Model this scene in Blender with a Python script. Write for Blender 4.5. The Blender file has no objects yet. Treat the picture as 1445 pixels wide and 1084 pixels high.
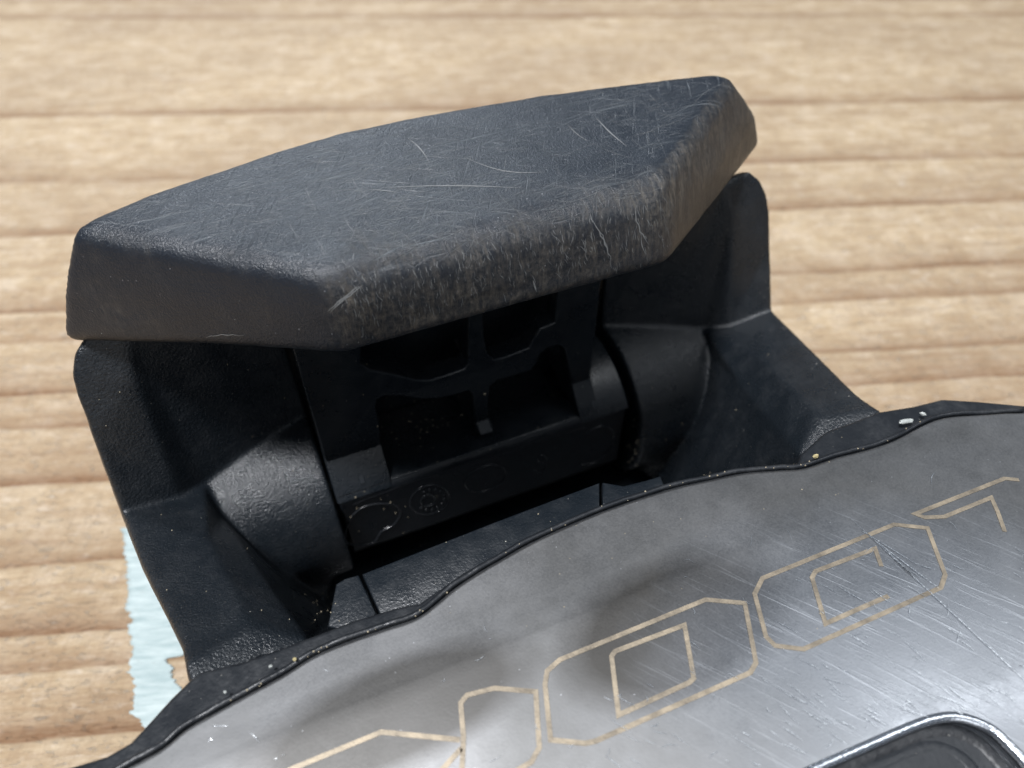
import bpy, bmesh, math, random
import numpy as np
from mathutils import Vector, Matrix
from mathutils.bvhtree import BVHTree
random.seed(7); rng = np.random.RandomState(11)

# ------------------------------------------------------------------ camera, world, lights, exposure
# all modelling is done in centimetres in the pedal's own frame, CM converts to metres
CM = 0.01
FPX = 1043.0; PW, PH = 1445.0, 1084.0            # focal length in pixels of the 1445x1084 frame
PITCH = math.radians(46.68); PHI = math.radians(23.0053)
CAMH = 5.6                                        # camera height over the pedal frame's origin
WOOD = -2.8                                       # wood level in the pedal frame
sc = bpy.context.scene
C = bpy.data.collections.new('scene'); sc.collection.children.link(C)
cam = bpy.data.cameras.new('camera'); camo = bpy.data.objects.new('camera', cam); C.objects.link(camo)
cam.sensor_width = 36.0; cam.lens = 36.0 * FPX / PW
cam.clip_start = 0.002; cam.clip_end = 20.0
camo.location = (0, 0, (CAMH - WOOD) * CM)
camo.rotation_euler = (math.pi / 2 - PITCH, 0, 0)
cam.dof.use_dof = True; cam.dof.focus_distance = 0.0585; cam.dof.aperture_fstop = 33.0
sc.camera = camo

w = bpy.data.worlds.new('World'); sc.world = w; w.use_nodes = True
nt = w.node_tree; bg = nt.nodes['Background']
tc = nt.nodes.new('ShaderNodeTexCoord'); sx = nt.nodes.new('ShaderNodeSeparateXYZ'); cr = nt.nodes.new('ShaderNodeValToRGB')
nt.links.new(tc.outputs['Generated'], sx.inputs[0]); nt.links.new(sx.outputs['Z'], cr.inputs[0]); nt.links.new(cr.outputs[0], bg.inputs[0])
cr.color_ramp.elements[0].position = 0.0; cr.color_ramp.elements[0].color = (0.16, 0.17, 0.19, 1)
cr.color_ramp.elements[1].position = 0.8; cr.color_ramp.elements[1].color = (0.58, 0.68, 0.82, 1)
bg.inputs[1].default_value = 0.29

def area(name, loc, target, size, energy, col, sy=None):
    l = bpy.data.lights.new(name, 'AREA'); l.energy = energy; l.color = col; l.size = size
    if sy: l.shape = 'RECTANGLE'; l.size_y = sy
    o = bpy.data.objects.new(name, l); C.objects.link(o); o.location = loc
    o.rotation_euler = (Vector(target) - Vector(loc)).to_track_quat('-Z', 'Y').to_euler()
    return o
area('overhead_key_light', (-0.24, -0.12, 0.86), (0.0, 0.06, 0.03), 0.14, 12.5, (0.96, 0.97, 1.0))  # overhead key lamp, set by the highlights on jaw ridge and barrel
area('far_window_light', (-0.30, 0.95, 0.52), (0.0, 0.06, 0.02), 0.42, 4.0, (0.84, 0.92, 1.0), 0.30)
area('front_fill_light', (0.15, -0.60, 0.38), (0.0, 0.05, 0.02), 0.40, 0.8, (0.95, 0.97, 1.0))
area('plate_sheen_light', (0.50, 0.10, 0.78), (0.02, 0.06, 0.02), 0.26, 1.2, (0.94, 0.97, 1.0))  # added lamp, gives the right of the plate its sheen
vs = sc.view_settings; vs.view_transform = 'Standard'; vs.look = 'None'; vs.gamma = 1.0; vs.exposure = 0.0
vs.use_curve_mapping = False
sc.render.resolution_x = 1024; sc.render.resolution_y = 768

# ------------------------------------------------------------------ geometry helpers
cP, sP = math.cos(PHI), math.sin(PHI)
def ray(px, py):
    x = (px - PW / 2) / FPX; y = -(py - PH / 2) / FPX
    d = (x, math.cos(PITCH) + y * math.sin(PITCH), -math.sin(PITCH) + y * math.cos(PITCH))
    return np.array([d[0] * cP + d[1] * sP, -d[0] * sP + d[1] * cP, d[2]])
O0 = np.array([0, 0, CAMH])
def U(px, py, z):                                  # point of the pedal frame at height z
    d = ray(px, py); return O0 + d * ((z - CAMH) / d[2])
def UY(px, py, y):
    d = ray(px, py); return O0 + d * (y / d[1])
CY, CZ, CR = 5.35, -1.25, 1.0                      # hinge barrel axis (along x)
def UC(px, py, r, cy=CY, cz=CZ):
    d = ray(px, py); a = d[1]**2 + d[2]**2; b = 2 * (d[1] * (-cy) + d[2] * (CAMH - cz)); c = cy * cy + (CAMH - cz)**2 - r * r
    q = max(b * b - 4 * a * c, 0); return O0 + d * ((-b - q**.5) / (2 * a))
def WW(px, py):                                    # wood frame (no rotation), centimetres
    x = (px - PW / 2) / FPX; y = -(py - PH / 2) / FPX
    d = np.array([x, math.cos(PITCH) + y * math.sin(PITCH), -math.sin(PITCH) + y * math.cos(PITCH)])
    return d * ((WOOD - CAMH) / d[2])

BASE = np.array([1.75, 3.0, WOOD])                 # pedal origin in its own frame
root = bpy.data.objects.new('bicycle_pedal', None); C.objects.link(root)
root.rotation_euler = (0, 0, PHI)
root.location = ((BASE[0] * cP - BASE[1] * sP) * CM, (BASE[0] * sP + BASE[1] * cP) * CM, 0)
root['label'] = 'worn black clip-in bicycle pedal with a steel top plate lying on the weathered wood'
root['category'] = 'bicycle pedal'
RM = Matrix.Translation(root.location) @ Matrix.Rotation(PHI, 4, 'Z')

def L(p): return ((p[0] - BASE[0]) * CM, (p[1] - BASE[1]) * CM, (p[2] - BASE[2]) * CM)
def mesh_obj(name, verts, faces, mats, parent=None, smooth=True, angle=None, local=True, midx=None):
    me = bpy.data.meshes.new(name)
    me.from_pydata([L(v) if local else v for v in verts], [], faces)
    for m in (mats if isinstance(mats, (list, tuple)) else [mats]): me.materials.append(m)
    if midx:
        for p, i in zip(me.polygons, midx): p.material_index = i
    bm = bmesh.new(); bm.from_mesh(me); bmesh.ops.recalc_face_normals(bm, faces=bm.faces); bm.to_mesh(me); bm.free()
    if smooth:
        me.shade_smooth()
        if angle: me.set_sharp_from_angle(angle=math.radians(angle))
    o = bpy.data.objects.new(name, me); C.objects.link(o)
    if parent: o.parent = parent
    return o
def evaluated(o):
    dg = bpy.context.evaluated_depsgraph_get(); dg.update()
    return bpy.data.meshes.new_from_object(o.evaluated_get(dg))
def bake(o):                                       # apply the modifiers of o
    me = evaluated(o); o.modifiers.clear(); old = o.data; o.data = me; me.name = o.name
    return o
def poly_solid(name, loops, z_top, depth, mat, parent, bevel=0.02, mapper=None, res=2, angle=35, off=None):
    """filled polygon with holes, extruded downwards; loops are lists of (x, y) in cm"""
    cu = bpy.data.curves.new(name, 'CURVE'); cu.dimensions = '2D'; cu.fill_mode = 'BOTH'
    for lp in loops:
        s = cu.splines.new('POLY'); s.points.add(len(lp) - 1); s.use_cyclic_u = True
        for p, q in zip(s.points, lp): p.co = (q[0], q[1], 0, 1)
    cu.extrude = depth / 2 - bevel; cu.bevel_depth = bevel; cu.bevel_resolution = res; cu.offset = -bevel if off is None else off
    t = bpy.data.objects.new('tmp', cu); C.objects.link(t)
    me = evaluated(t); bpy.data.objects.remove(t); bpy.data.curves.remove(cu)
    for v in me.vertices:
        p = (v.co.x, v.co.y, v.co.z + z_top - depth / 2)
        if mapper: p = mapper(p)
        v.co = L(p)
    bm = bmesh.new(); bm.from_mesh(me); bmesh.ops.remove_doubles(bm, verts=bm.verts, dist=1e-6)
    bmesh.ops.recalc_face_normals(bm, faces=bm.faces); bm.to_mesh(me); bm.free()
    me.materials.clear(); me.materials.append(mat); me.shade_smooth(); me.set_sharp_from_angle(angle=math.radians(angle)); me.name = name
    o = bpy.data.objects.new(name, me); C.objects.link(o); o.parent = parent
    return o
def tube(pts, r, n=8, closed=False):
    """verts, faces of a tube along 3D points"""
    pts = [np.array(p, float) for p in pts]; N = len(pts); V = []; F = []
    rr = r if isinstance(r, (list, tuple)) else [r] * N
    for i, p in enumerate(pts):
        a = pts[(i - 1) % N] if (closed or i) else p; b = pts[(i + 1) % N] if (closed or i < N - 1) else p
        t = b - a; t = t / (np.linalg.norm(t) + 1e-9)
        u = np.cross(t, [0.13, 0.2, 1.0]); u /= np.linalg.norm(u); v = np.cross(u, t)
        for k in range(n):
            q = 2 * math.pi * k / n; V.append(p + rr[i] * (math.cos(q) * u + math.sin(q) * v))
    for i in range(N if closed else N - 1):
        j = (i + 1) % N
        for k in range(n): F.append((i * n + k, i * n + (k + 1) % n, j * n + (k + 1) % n, j * n + k))
    if not closed: F.append(tuple(range(n))[::-1]); F.append(tuple((N - 1) * n + k for k in range(n)))
    return V, F
def smooth_line(pts, n=6, closed=False):
    P = [np.array(p, float) for p in pts]; out = []; N = len(P)
    for i in range(N if closed else N - 1):
        p0 = P[(i - 1) % N] if (closed or i) else P[0]; p1 = P[i]; p2 = P[(i + 1) % N]; p3 = P[(i + 2) % N] if (closed or i < N - 2) else P[-1]
        for k in range(n):
            t = k / n
            out.append(.5 * (2 * p1 + (p2 - p0) * t + (2 * p0 - 5 * p1 + 4 * p2 - p3) * t * t + (3 * p1 - p0 - 3 * p2 + p3) * t**3))
    if not closed: out.append(P[-1])
    return out

# ------------------------------------------------------------------ material helpers
class M:
    def __init__(s, name):
        s.m = bpy.data.materials.new(name); s.m.use_nodes = True; s.t = s.m.node_tree; s.b = s.t.nodes['Principled BSDF']
        s.tc = s.t.nodes.new('ShaderNodeTexCoord')
    def n(s, kind, **kw):
        x = s.t.nodes.new('ShaderNode' + kind)
        for k, v in kw.items():
            if k in ('op',): x.operation = v
            elif hasattr(x, k): setattr(x, k, v)
        return x
    def l(s, a, b): s.t.links.new(a, b)
    def mp(s, scale=(1, 1, 1), rot=(0, 0, 0), src=None):
        x = s.n('Mapping'); x.vector_type = 'TEXTURE'; x.inputs['Scale'].default_value = [.01 / q for q in scale]
        x.inputs['Rotation'].default_value = [math.radians(r) for r in rot]
        s.l(src if src is not None else s.tc.outputs['Object'], x.inputs['Vector']); return x.outputs[0]
    def noise(s, vec, scale=1, detail=4, rough=.5, dist=0):
        x = s.n('TexNoise'); s.l(vec, x.inputs['Vector']); x.inputs['Scale'].default_value = scale; x.inputs['Detail'].default_value = detail
        x.inputs['Roughness'].default_value = rough; x.inputs['Distortion'].default_value = dist; return x.outputs['Fac']
    def vor(s, vec, scale=1, feat='F1'):
        x = s.n('TexVoronoi'); x.feature = feat; s.l(vec, x.inputs['Vector']); x.inputs['Scale'].default_value = scale; return x.outputs['Distance']
    def rng(s, v, a, b, c=0, d=1):
        x = s.n('MapRange'); s.l(v, x.inputs[0])
        for i, q in enumerate((a, b, c, d)): x.inputs[i + 1].default_value = q
        return x.outputs[0]
    def math(s, op, a, b=0.0):
        x = s.n('Math', op=op)
        for i, q in enumerate((a, b)):
            if isinstance(q, (int, float)): x.inputs[i].default_value = q
            else: s.l(q, x.inputs[i])
        return x.outputs[0]
    def mix(s, f, a, b):
        x = s.n('Mix'); x.data_type = 'RGBA'
        for i, q in ((0, f), (6, a), (7, b)):
            if isinstance(q, (int, float)): x.inputs[i].default_value = q
            elif isinstance(q, tuple): x.inputs[i].default_value = (*q, 1)
            else: s.l(q, x.inputs[i])
        return x.outputs[2]
    def bump(s, h, strength, dist, nrm=None):
        x = s.n('Bump'); x.inputs['Strength'].default_value = strength; x.inputs['Distance'].default_value = dist * CM
        s.l(h, x.inputs['Height'])
        if nrm is not None: s.l(nrm, x.inputs['Normal'])
        return x.outputs[0]
    def out(s, col=None, rough=None, nrm=None, metal=None, spec=None):
        b = s.b
        for k, v in (('Base Color', col), ('Roughness', rough), ('Normal', nrm), ('Metallic', metal), ('Specular IOR Level', spec)):
            if v is None: continue
            if isinstance(v, tuple): b.inputs[k].default_value = (*v, 1)
            elif isinstance(v, (int, float)): b.inputs[k].default_value = v
            else: s.l(v, b.inputs[k])
        return s.m

def black_plastic(name, base=(0.018, 0.021, 0.026), rough=.42, grain=55, bump=.5, dust=.35, spec=.5):
    m = M(name)
    v = m.mp(); fine = m.noise(v, grain, 3, .6); mid = m.noise(v, 4, 5, .6); big = m.noise(v, 1.1, 4, .6)
    sp = m.vor(v, 9); spk = m.rng(sp, .05, .035, 0, 1)                 # rare dust grains
    gate = m.rng(m.noise(v, 2.3, 2), .52, .62); spk = m.math('MULTIPLY', spk, gate)
    sp2 = m.rng(m.vor(v, 23), .075, .05, 0, 1); spk2 = m.math('MULTIPLY', sp2, m.rng(m.noise(v, 6, 2), .56, .66))
    spk = m.math('MAXIMUM', spk, spk2)
    film_or_refl = m.math('MULTIPLY', m.rng(m.noise(v, 2.0, 7, .7), .42, .75), m.rng(m.noise(v, 14, 5, .7), .35, .7))
    dcol = m.mix(m.math('MULTIPLY', film_or_refl, dust), base, (0.085, 0.088, 0.092))
    col = m.mix(spk, dcol, (0.45, 0.43, 0.38))
    r = m.math('ADD', m.rng(mid, .3, .7, rough - .08, rough + .1), m.math('MULTIPLY', film_or_refl, .15))
    h = m.math('ADD', m.math('MULTIPLY', fine, 1.0), m.math('MULTIPLY', mid, .10))
    nrm = m.bump(h, bump, .012)
    return m.out(col, r, nrm, spec=spec)

def jaw_plastic():
    m = M('scratched_black_plastic')
    v = m.mp(); fine = m.noise(v, 60, 3, .65); mid = m.noise(v, 3, 6, .65)
    def streak(rot, sx, sy, lo, hi, warp=0.0):
        vv = m.mp((sx, sy, sx * .8), (0, 0, rot))
        nz = m.noise(vv, 1, 3, .62, warp); return m.rng(nz, lo, hi)
    a = streak(2, 1.6, 40, .56, .68, .25); b = streak(16, 1.4, 46, .58, .69, .3); c = streak(-30, 1.8, 44, .60, .70, .4); d = streak(62, 2, 46, .61, .70, .3)
    sc_ = m.math('MAXIMUM', m.math('MAXIMUM', a, b), m.math('MAXIMUM', c, d))
    nzs = m.n('SeparateXYZ'); m.l(m.tc.outputs['Normal'], nzs.inputs[0]); nz = m.rng(nzs.outputs['Z'], .45, .85)
    sc_ = m.math('MULTIPLY', sc_, nz)
    sc_ = m.math('MULTIPLY', sc_, m.rng(m.noise(v, 1.6, 5, .65), .36, .62))
    pos = m.n('SeparateXYZ'); m.l(m.tc.outputs['Object'], pos.inputs[0])
    # worn front lip: scuffing that follows the front edge of the part
    oy = (4.62 - BASE[1]) * CM; oy2 = (4.18 - BASE[1]) * CM
    wob = m.math('MULTIPLY', m.math('SUBTRACT', m.noise(v, 1.3, 5, .6), .5), .007)
    front = m.rng(m.math('ADD', pos.outputs['Y'], wob), oy, oy2)
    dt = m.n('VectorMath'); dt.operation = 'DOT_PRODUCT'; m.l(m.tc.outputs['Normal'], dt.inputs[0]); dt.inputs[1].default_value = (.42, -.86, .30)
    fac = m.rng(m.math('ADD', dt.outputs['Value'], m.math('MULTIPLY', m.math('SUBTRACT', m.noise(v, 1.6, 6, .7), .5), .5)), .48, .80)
    nearf = m.math('MULTIPLY', front, .55)
    xx = m.rng(pos.outputs['X'], (0.35 - BASE[0]) * CM, (.9 - BASE[0]) * CM)
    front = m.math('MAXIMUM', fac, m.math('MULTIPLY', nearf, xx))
    patch = m.rng(m.noise(v, 1.15, 6, .7, .3), .40, .60); front = m.math('MULTIPLY', front, m.math('ADD', m.math('MULTIPLY', patch, .75), .25))
    vv = m.mp((26, 2.5, 5), (0, 0, 6)); rough_s = m.rng(m.noise(vv, 1, 5, .75, .5), .46, .68)
    gr = m.rng(m.noise(v, 15, 8, .85), .47, .66)
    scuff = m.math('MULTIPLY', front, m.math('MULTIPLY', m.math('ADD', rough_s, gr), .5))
    wear = m.rng(m.noise(v, 2.1, 8, .72), .38, .7)
    film_or_refl = m.math('MULTIPLY', wear, m.rng(m.noise(v, 34, 4, .7), .3, .7))
    film_or_refl = m.math('MULTIPLY', film_or_refl, m.math('MAXIMUM', m.rng(nz, 0, 1, .2, 1), front))
    base = m.mix(m.math('MULTIPLY', film_or_refl, .55), (0.009, 0.013, 0.020), (0.058, 0.067, 0.078))
    base = m.mix(m.math('MULTIPLY', sc_, .5), base, (0.13, 0.145, 0.155))
    base = m.mix(m.math('MULTIPLY', front, .25), base, (0.030, 0.030, 0.029))
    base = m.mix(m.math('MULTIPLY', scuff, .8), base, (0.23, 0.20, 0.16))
    sp = m.math('MULTIPLY', m.rng(m.vor(v, 20), .08, .05, 0, 1), m.rng(m.noise(v, 5, 2), .53, .62))
    base = m.mix(sp, base, (0.5, 0.52, 0.55))
    r = m.math('ADD', m.rng(mid, .3, .7, .27, .38), m.math('ADD', m.math('MULTIPLY', front, .12), m.math('MULTIPLY', sc_, .08)))
    h = m.math('ADD', fine, m.math('MULTIPLY', mid, .6)); h = m.math('SUBTRACT', h, m.math('MULTIPLY', sc_, .8)); h = m.math('SUBTRACT', h, m.math('MULTIPLY', scuff, 2.4))
    return m.out(base, r, m.bump(h, .55, .014))

def steel():
    m = M('worn_steel'); v = m.mp(); A1 = -57
    pos = m.n('SeparateXYZ'); m.l(m.tc.outputs['Object'], pos.inputs[0])
    def blob(cx, cy, rx, ry, soft, rot=0, amp=.25):
        mp = m.n('Mapping'); mp.vector_type = 'TEXTURE'
        mp.inputs['Location'].default_value = (*L((cx, cy, 0))[:2], 0); mp.inputs['Rotation'].default_value = (0, 0, math.radians(rot))
        mp.inputs['Scale'].default_value = (rx * CM, ry * CM, 1)
        m.l(m.tc.outputs['Object'], mp.inputs[0]); s = m.n('SeparateXYZ'); m.l(mp.outputs[0], s.inputs[0])
        d = m.math('SQRT', m.math('ADD', m.math('MULTIPLY', s.outputs[0], s.outputs[0]), m.math('MULTIPLY', s.outputs[1], s.outputs[1])))
        d = m.math('ADD', d, m.math('MULTIPLY', m.math('SUBTRACT', m.noise(v, 1.4, 5, .6), .5), amp))
        return m.rng(d, 1 + soft, 1 - soft)
    c1 = U(958, 880, .65); dark_refl1 = blob(c1[0], c1[1], .84, .47, .20, 2)  # dark oval reflection, painted into the steel colour
    c2 = U(560, 1005, .65); dark_refl2 = blob(c2[0], c2[1], .90, .33, .2, 0)  # second dark reflection at lower left, also painted in
    c3 = U(1330, 930, .65); scuffed = blob(c3[0], c3[1], 1.5, .95, .5, -20, .6)
    # scratches: long fine streaks, two directions
    s1 = m.rng(m.noise(m.mp((1.2, 34, 1), (0, 0, A1)), 1, 4, .6, .15), .58, .74)
    s2 = m.rng(m.noise(m.mp((1.6, 60, 1), (0, 0, A1 + 5)), 1, 2, .5, .1), .62, .72)
    s3 = m.rng(m.noise(m.mp((2.5, 40, 1), (0, 0, A1 - 25)), 1, 3, .6, .3), .64, .76)
    st = m.math('MAXIMUM', m.math('MAXIMUM', s1, s2), m.math('MULTIPLY', s3, .6))
    st = m.math('MULTIPLY', st, m.rng(scuffed, 0, 1, .03, 1))
    grain = m.noise(v, 60, 3, .6)
    film_or_refl = m.math('MAXIMUM', dark_refl1, m.math('MULTIPLY', dark_refl2, .85))
    base = m.mix(m.rng(m.noise(v, .9, 5, .6), .35, .65), (0.21, 0.209, 0.205), (0.30, 0.30, 0.302))
    base = m.mix(m.math('MULTIPLY', film_or_refl, .9), base, (0.09, 0.085, 0.078))  # painted reflections darken the plate's base colour
    base = m.mix(m.math('MULTIPLY', scuffed, .5), base, (0.50, 0.53, 0.58))
    base = m.mix(m.math('MULTIPLY', st, .38), base, (0.86, 0.89, 0.93))
    sp = m.math('MULTIPLY', m.rng(m.vor(v, 16), .07, .04, 0, 1), m.rng(m.noise(v, 4, 2), .54, .62))
    base = m.mix(m.math('MULTIPLY', sp, .7), base, (0.9, 0.92, 0.95))
    r = m.math('ADD', m.rng(grain, .3, .7, .44, .52), m.math('MULTIPLY', scuffed, -.14))
    r = m.math('ADD', r, m.math('MULTIPLY', m.rng(m.noise(v, 2.4, 7, .7), .35, .65), .08))
    h = m.math('ADD', m.math('MULTIPLY', grain, .25), m.math('MULTIPLY', st, .4))
    m.b.inputs['Anisotropic'].default_value = .0
    return m.out(base, r, m.bump(h, .35, .006), metal=1.0)

def brass():
    m = M('tan_etching'); v = m.mp()
    n = m.rng(m.noise(v, 7, 5, .7), .35, .65)
    col = m.mix(n, (0.27, 0.23, 0.18), (0.46, 0.385, 0.285))
    c1 = m.n('Mapping'); c1.vector_type = 'TEXTURE'
    return m.out(col, m.rng(n, 0, 1, .42, .55), m.bump(m.noise(v, 80, 3), .3, .004), metal=.75)

def plain(name, col, rough=.5, metal=0, nz=0.15):
    m = M(name); v = m.mp(); n = m.rng(m.noise(v, 30, 4, .6), .3, .7)
    c = m.mix(n, tuple(q * (1 - nz) for q in col), tuple(min(q * (1 + nz), 1) for q in col))
    return m.out(c, rough, m.bump(n, .3, .006), metal=metal)

def wood_mat():
    m = M('weathered_softwood')
    at = m.n('Attribute'); at.attribute_name = 'ring'; ring = at.outputs['Fac']
    v = m.mp((1, 1, 1), (0, 0, 4))
    fib = m.noise(m.mp((1.3, 9, 9), (0, 0, 4)), 1, 7, .68, .2)          # fibres along the grain
    fine = m.noise(m.mp((7, 34, 20), (0, 0, 4)), 1, 5, .7, .4)
    blot = m.noise(m.mp((1.5, 1.8, 1), (0, 0, 4)), 1, 6, .65)
    cross = m.rng(m.noise(m.mp((16, 2.2, 4), (0, 0, 4)), 1, 4, .6, .3), .5, .72)   # short rays across
    pos = m.n('SeparateXYZ'); m.l(m.tc.outputs['Object'], pos.inputs[0])
    col = m.mix(m.rng(fib, .33, .67), (0.43, 0.305, 0.175), (0.64, 0.51, 0.335))
    col = m.mix(m.math('MULTIPLY', m.rng(blot, .45, .72), .55), col, (0.78, 0.67, 0.53))
    col = m.mix(m.math('MULTIPLY', m.rng(m.noise(m.mp((3, 7, 3), (0, 0, 4)), 1, 7, .75, .5), .54, .68), .65), col, (0.86, 0.76, 0.63))
    col = m.mix(m.math('MULTIPLY', cross, .25), col, (0.34, 0.22, 0.13))
    col = m.mix(m.math('MULTIPLY', m.rng(blot, .52, .30), .40), col, (0.38, 0.28, 0.19))
    bigp = m.rng(m.noise(m.mp((.16, .42, .3), (0, 0, 4)), 1, 4, .6, .4), .38, .62)
    col = m.mix(m.math('MULTIPLY', bigp, .35), col, (0.30, 0.215, 0.145))
    str_ = m.rng(m.noise(m.mp((.35, 5.5, 3), (0, 0, 4)), 1, 5, .6, .15), .52, .66)
    col = m.mix(m.math('MULTIPLY', str_, .40), col, (0.27, 0.165, 0.09))
    g1 = m.rng(m.noise(m.mp((9, 22, 12), (0, 0, 4)), 1, 8, .8, .6), .42, .62)
    col = m.mix(m.math('MULTIPLY', g1, .32), col, (0.30, 0.205, 0.13))
    g2 = m.rng(m.noise(m.mp((6, 15, 12), (0, 0, 7)), 1, 8, .82, .8), .56, .66)
    col = m.mix(m.math('MULTIPLY', g2, .85), col, (0.88, 0.79, 0.66))
    g3 = m.rng(m.noise(m.mp((30, 3.0, 4), (0, 0, 4)), 1, 6, .75, .5), .52, .68)
    col = m.mix(m.math('MULTIPLY', g3, .35), col, (0.27, 0.18, 0.11))
    rg = m.math('MULTIPLY', ring, m.rng(fine, .2, .7, .6, 1.1))
    col = m.mix(m.math('MULTIPLY', rg, .95), col, (0.20, 0.105, 0.052))
    sp = m.math('MULTIPLY', m.rng(m.vor(m.mp((2.2, 3.5, 2)), 1.0), .10, .03, 0, 1), m.rng(m.noise(v, 1.1, 2), .5, .6))
    col = m.mix(m.math('MULTIPLY', sp, .2), col, (0.10, 0.075, 0.06))
    h = m.math('ADD', m.math('MULTIPLY', fib, 1.0), m.math('ADD', m.math('MULTIPLY', fine, .55), m.math('MULTIPLY', g2, .5)))
    return m.out(col, .72, m.bump(h, .7, .05), spec=.3)

def paint_mat():
    m = M('pale_blue_paint')
    fine = m.noise(m.mp((5, 24, 20), (0, 0, 4)), 1, 6, .7, .4)
    fib = m.noise(m.mp((2, 12, 9), (0, 0, 4)), 1, 6, .68, .2)
    col = m.mix(m.rng(fib, .35, .65), (0.33, 0.41, 0.41), (0.50, 0.57, 0.56))
    dk = m.math('MULTIPLY', m.rng(fine, .60, .70), .55)
    col = m.mix(dk, col, (0.30, 0.32, 0.29))
    return m.out(col, .7, m.bump(m.math('ADD', fib, fine), .5, .03), spec=.3)

MAT_JAW = jaw_plastic()
MAT_HOUSE = black_plastic('textured_black_plastic', (0.0095, 0.0125, 0.016), .28, 44, .85, .25)
MAT_BRK = black_plastic('smooth_black_plastic', (0.007, 0.010, 0.0135), .29, 44, .35, .2)
MAT_RIM = black_plastic('rim_black_plastic', (0.012, 0.014, 0.017), .36, 26, .4, .4)
MAT_DARK = black_plastic('dark_bar_plastic', (0.008, 0.010, 0.013), .34, 24, .3, .1)
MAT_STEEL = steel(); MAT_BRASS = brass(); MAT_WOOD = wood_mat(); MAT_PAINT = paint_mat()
MAT_SCR = plain('scratch_grey', (0.17, 0.175, 0.175), .6)
MAT_MSCR = plain('bright_scratch', (0.86, 0.89, 0.93), .28, 1.0, .1)

# ------------------------------------------------------------------ the weathered wooden board
LL = [(27, 22, .7), (165, 142, .95), (258, 222, .7), (333, 286, .85), (443, 377, .8), (485, 418, .55), (557, 487, .8), (606, 532, .7)]
GR = []
for a, b, s in LL:
    A, B = WW(20, a), WW(1350, b); GR.append(((B[1] - A[1]) / (B[0] - A[0]), A, s))
for y, s in ((643, .35), (688, .95), (797, .85), (893, .9), (944, .8), (1042, .9)):
    GR.append((.074, WW(20, y), s))
lines = [(A[1] - k * A[0], k, s) for k, A, s in GR]
lines.sort()
b = lines[0][0]
for q in (1.0, 1.7, 2.2, 3.1, 3.6, 4.4, 5.2, 6.3): lines.insert(0, (b - q, .074, random.uniform(.5, .95)))
b = lines[-1][0]; q = b
while q < b + 32: q += random.uniform(1.2, 4.5); lines.append((q, 0.005, random.uniform(.5, .9)))
xs = np.concatenate([np.linspace(-44, -14, 16)[:-1], np.linspace(-14, 14, 130), np.linspace(14, 44, 16)[1:]])
ys = np.concatenate([np.linspace(-12, 1, 60)[:-1], np.arange(1, 10, .022), np.arange(10, 28, .06), np.linspace(28, 60, 90)])
def vnoise(x, seed, amp, sc_):
    r = np.random.RandomState(seed); t = r.rand(400); xx = (x * sc_ + 200); i = np.floor(xx).astype(int) % 399; f = xx - np.floor(xx); f = f * f * (3 - 2 * f)
    return amp * (t[i] * (1 - f) + t[i + 1] * f - .5)
X, Y = np.meshgrid(xs, ys)
ring = np.zeros_like(X); Z = np.zeros_like(X)
for i, (c, k, s) in enumerate(lines):
    yl = c + k * X + vnoise(X, i, .10, .25) + vnoise(X, i + 99, .03, 1.1) + vnoise(X, i + 201, .012, 5)
    d = Y - yl
    wd = (.20 + .14 * random.random()) * (1 + .35 * vnoise(X, i + 77, 2, .6))
    s_ = s * (1 + vnoise(X, i + 50, .6, .5))
    core = np.where(d > 0, np.exp(-np.maximum(d, 0) / (wd * .38)), np.exp(-(d / .022)**2))
    halo = np.where(d > 0, np.exp(-np.maximum(d, 0) / (wd * 1.5)), 0)
    ring = np.maximum(ring, np.minimum(1, 1.15 * s_ * (.50 * core + .62 * halo)))
    Z += np.where(d > 0, -.026 * s * np.exp(-np.maximum(d, 0) / (wd * .5)), -.026 * s * np.exp(-(d / .03)**2))
Z += vnoise(Y + .05 * X, 500, .02, 2.5) + vnoise(X, 501, .01, .8)
ny, nx = X.shape
V = [(X[j, i] * CM, Y[j, i] * CM, Z[j, i] * CM) for j in range(ny) for i in range(nx)]
F = [(j * nx + i, j * nx + i + 1, (j + 1) * nx + i + 1, (j + 1) * nx + i) for j in range(ny - 1) for i in range(nx - 1)]
# sides and underside of the board
n0 = len(V); edge = [j for j in range(nx)] + [j * nx + nx - 1 for j in range(1, ny)] + [(ny - 1) * nx + i for i in range(nx - 2, -1, -1)] + [j * nx for j in range(ny - 2, 0, -1)]
for e in edge: V.append((V[e][0], V[e][1], -.02))
for q in range(len(edge)):
    r = (q + 1) % len(edge); F.append((edge[q], n0 + q, n0 + r, edge[r]))
F.append(tuple(range(n0, n0 + len(edge))))
wood = mesh_obj('wooden_board', V, F, MAT_WOOD, smooth=True, angle=60, local=False)
wood['kind'] = 'structure'
wood['label'] = 'weathered pale softwood board with raised horizontal grain under the pedal'
at = wood.data.attributes.new('ring', 'FLOAT', 'POINT'); vals = np.zeros(len(V), np.float32); vals[:nx * ny] = ring.ravel(); at.data.foreach_set('value', vals)
def wood_z(x, y):
    i = np.clip(np.searchsorted(xs, x) - 1, 0, nx - 2); j = np.clip(np.searchsorted(ys, y) - 1, 0, ny - 2)
    fx = (x - xs[i]) / (xs[i + 1] - xs[i]); fy = (y - ys[j]) / (ys[j + 1] - ys[j])
    return (Z[j, i] * (1 - fx) + Z[j, i + 1] * fx) * (1 - fy) + (Z[j + 1, i] * (1 - fx) + Z[j + 1, i + 1] * fx) * fy

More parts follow.
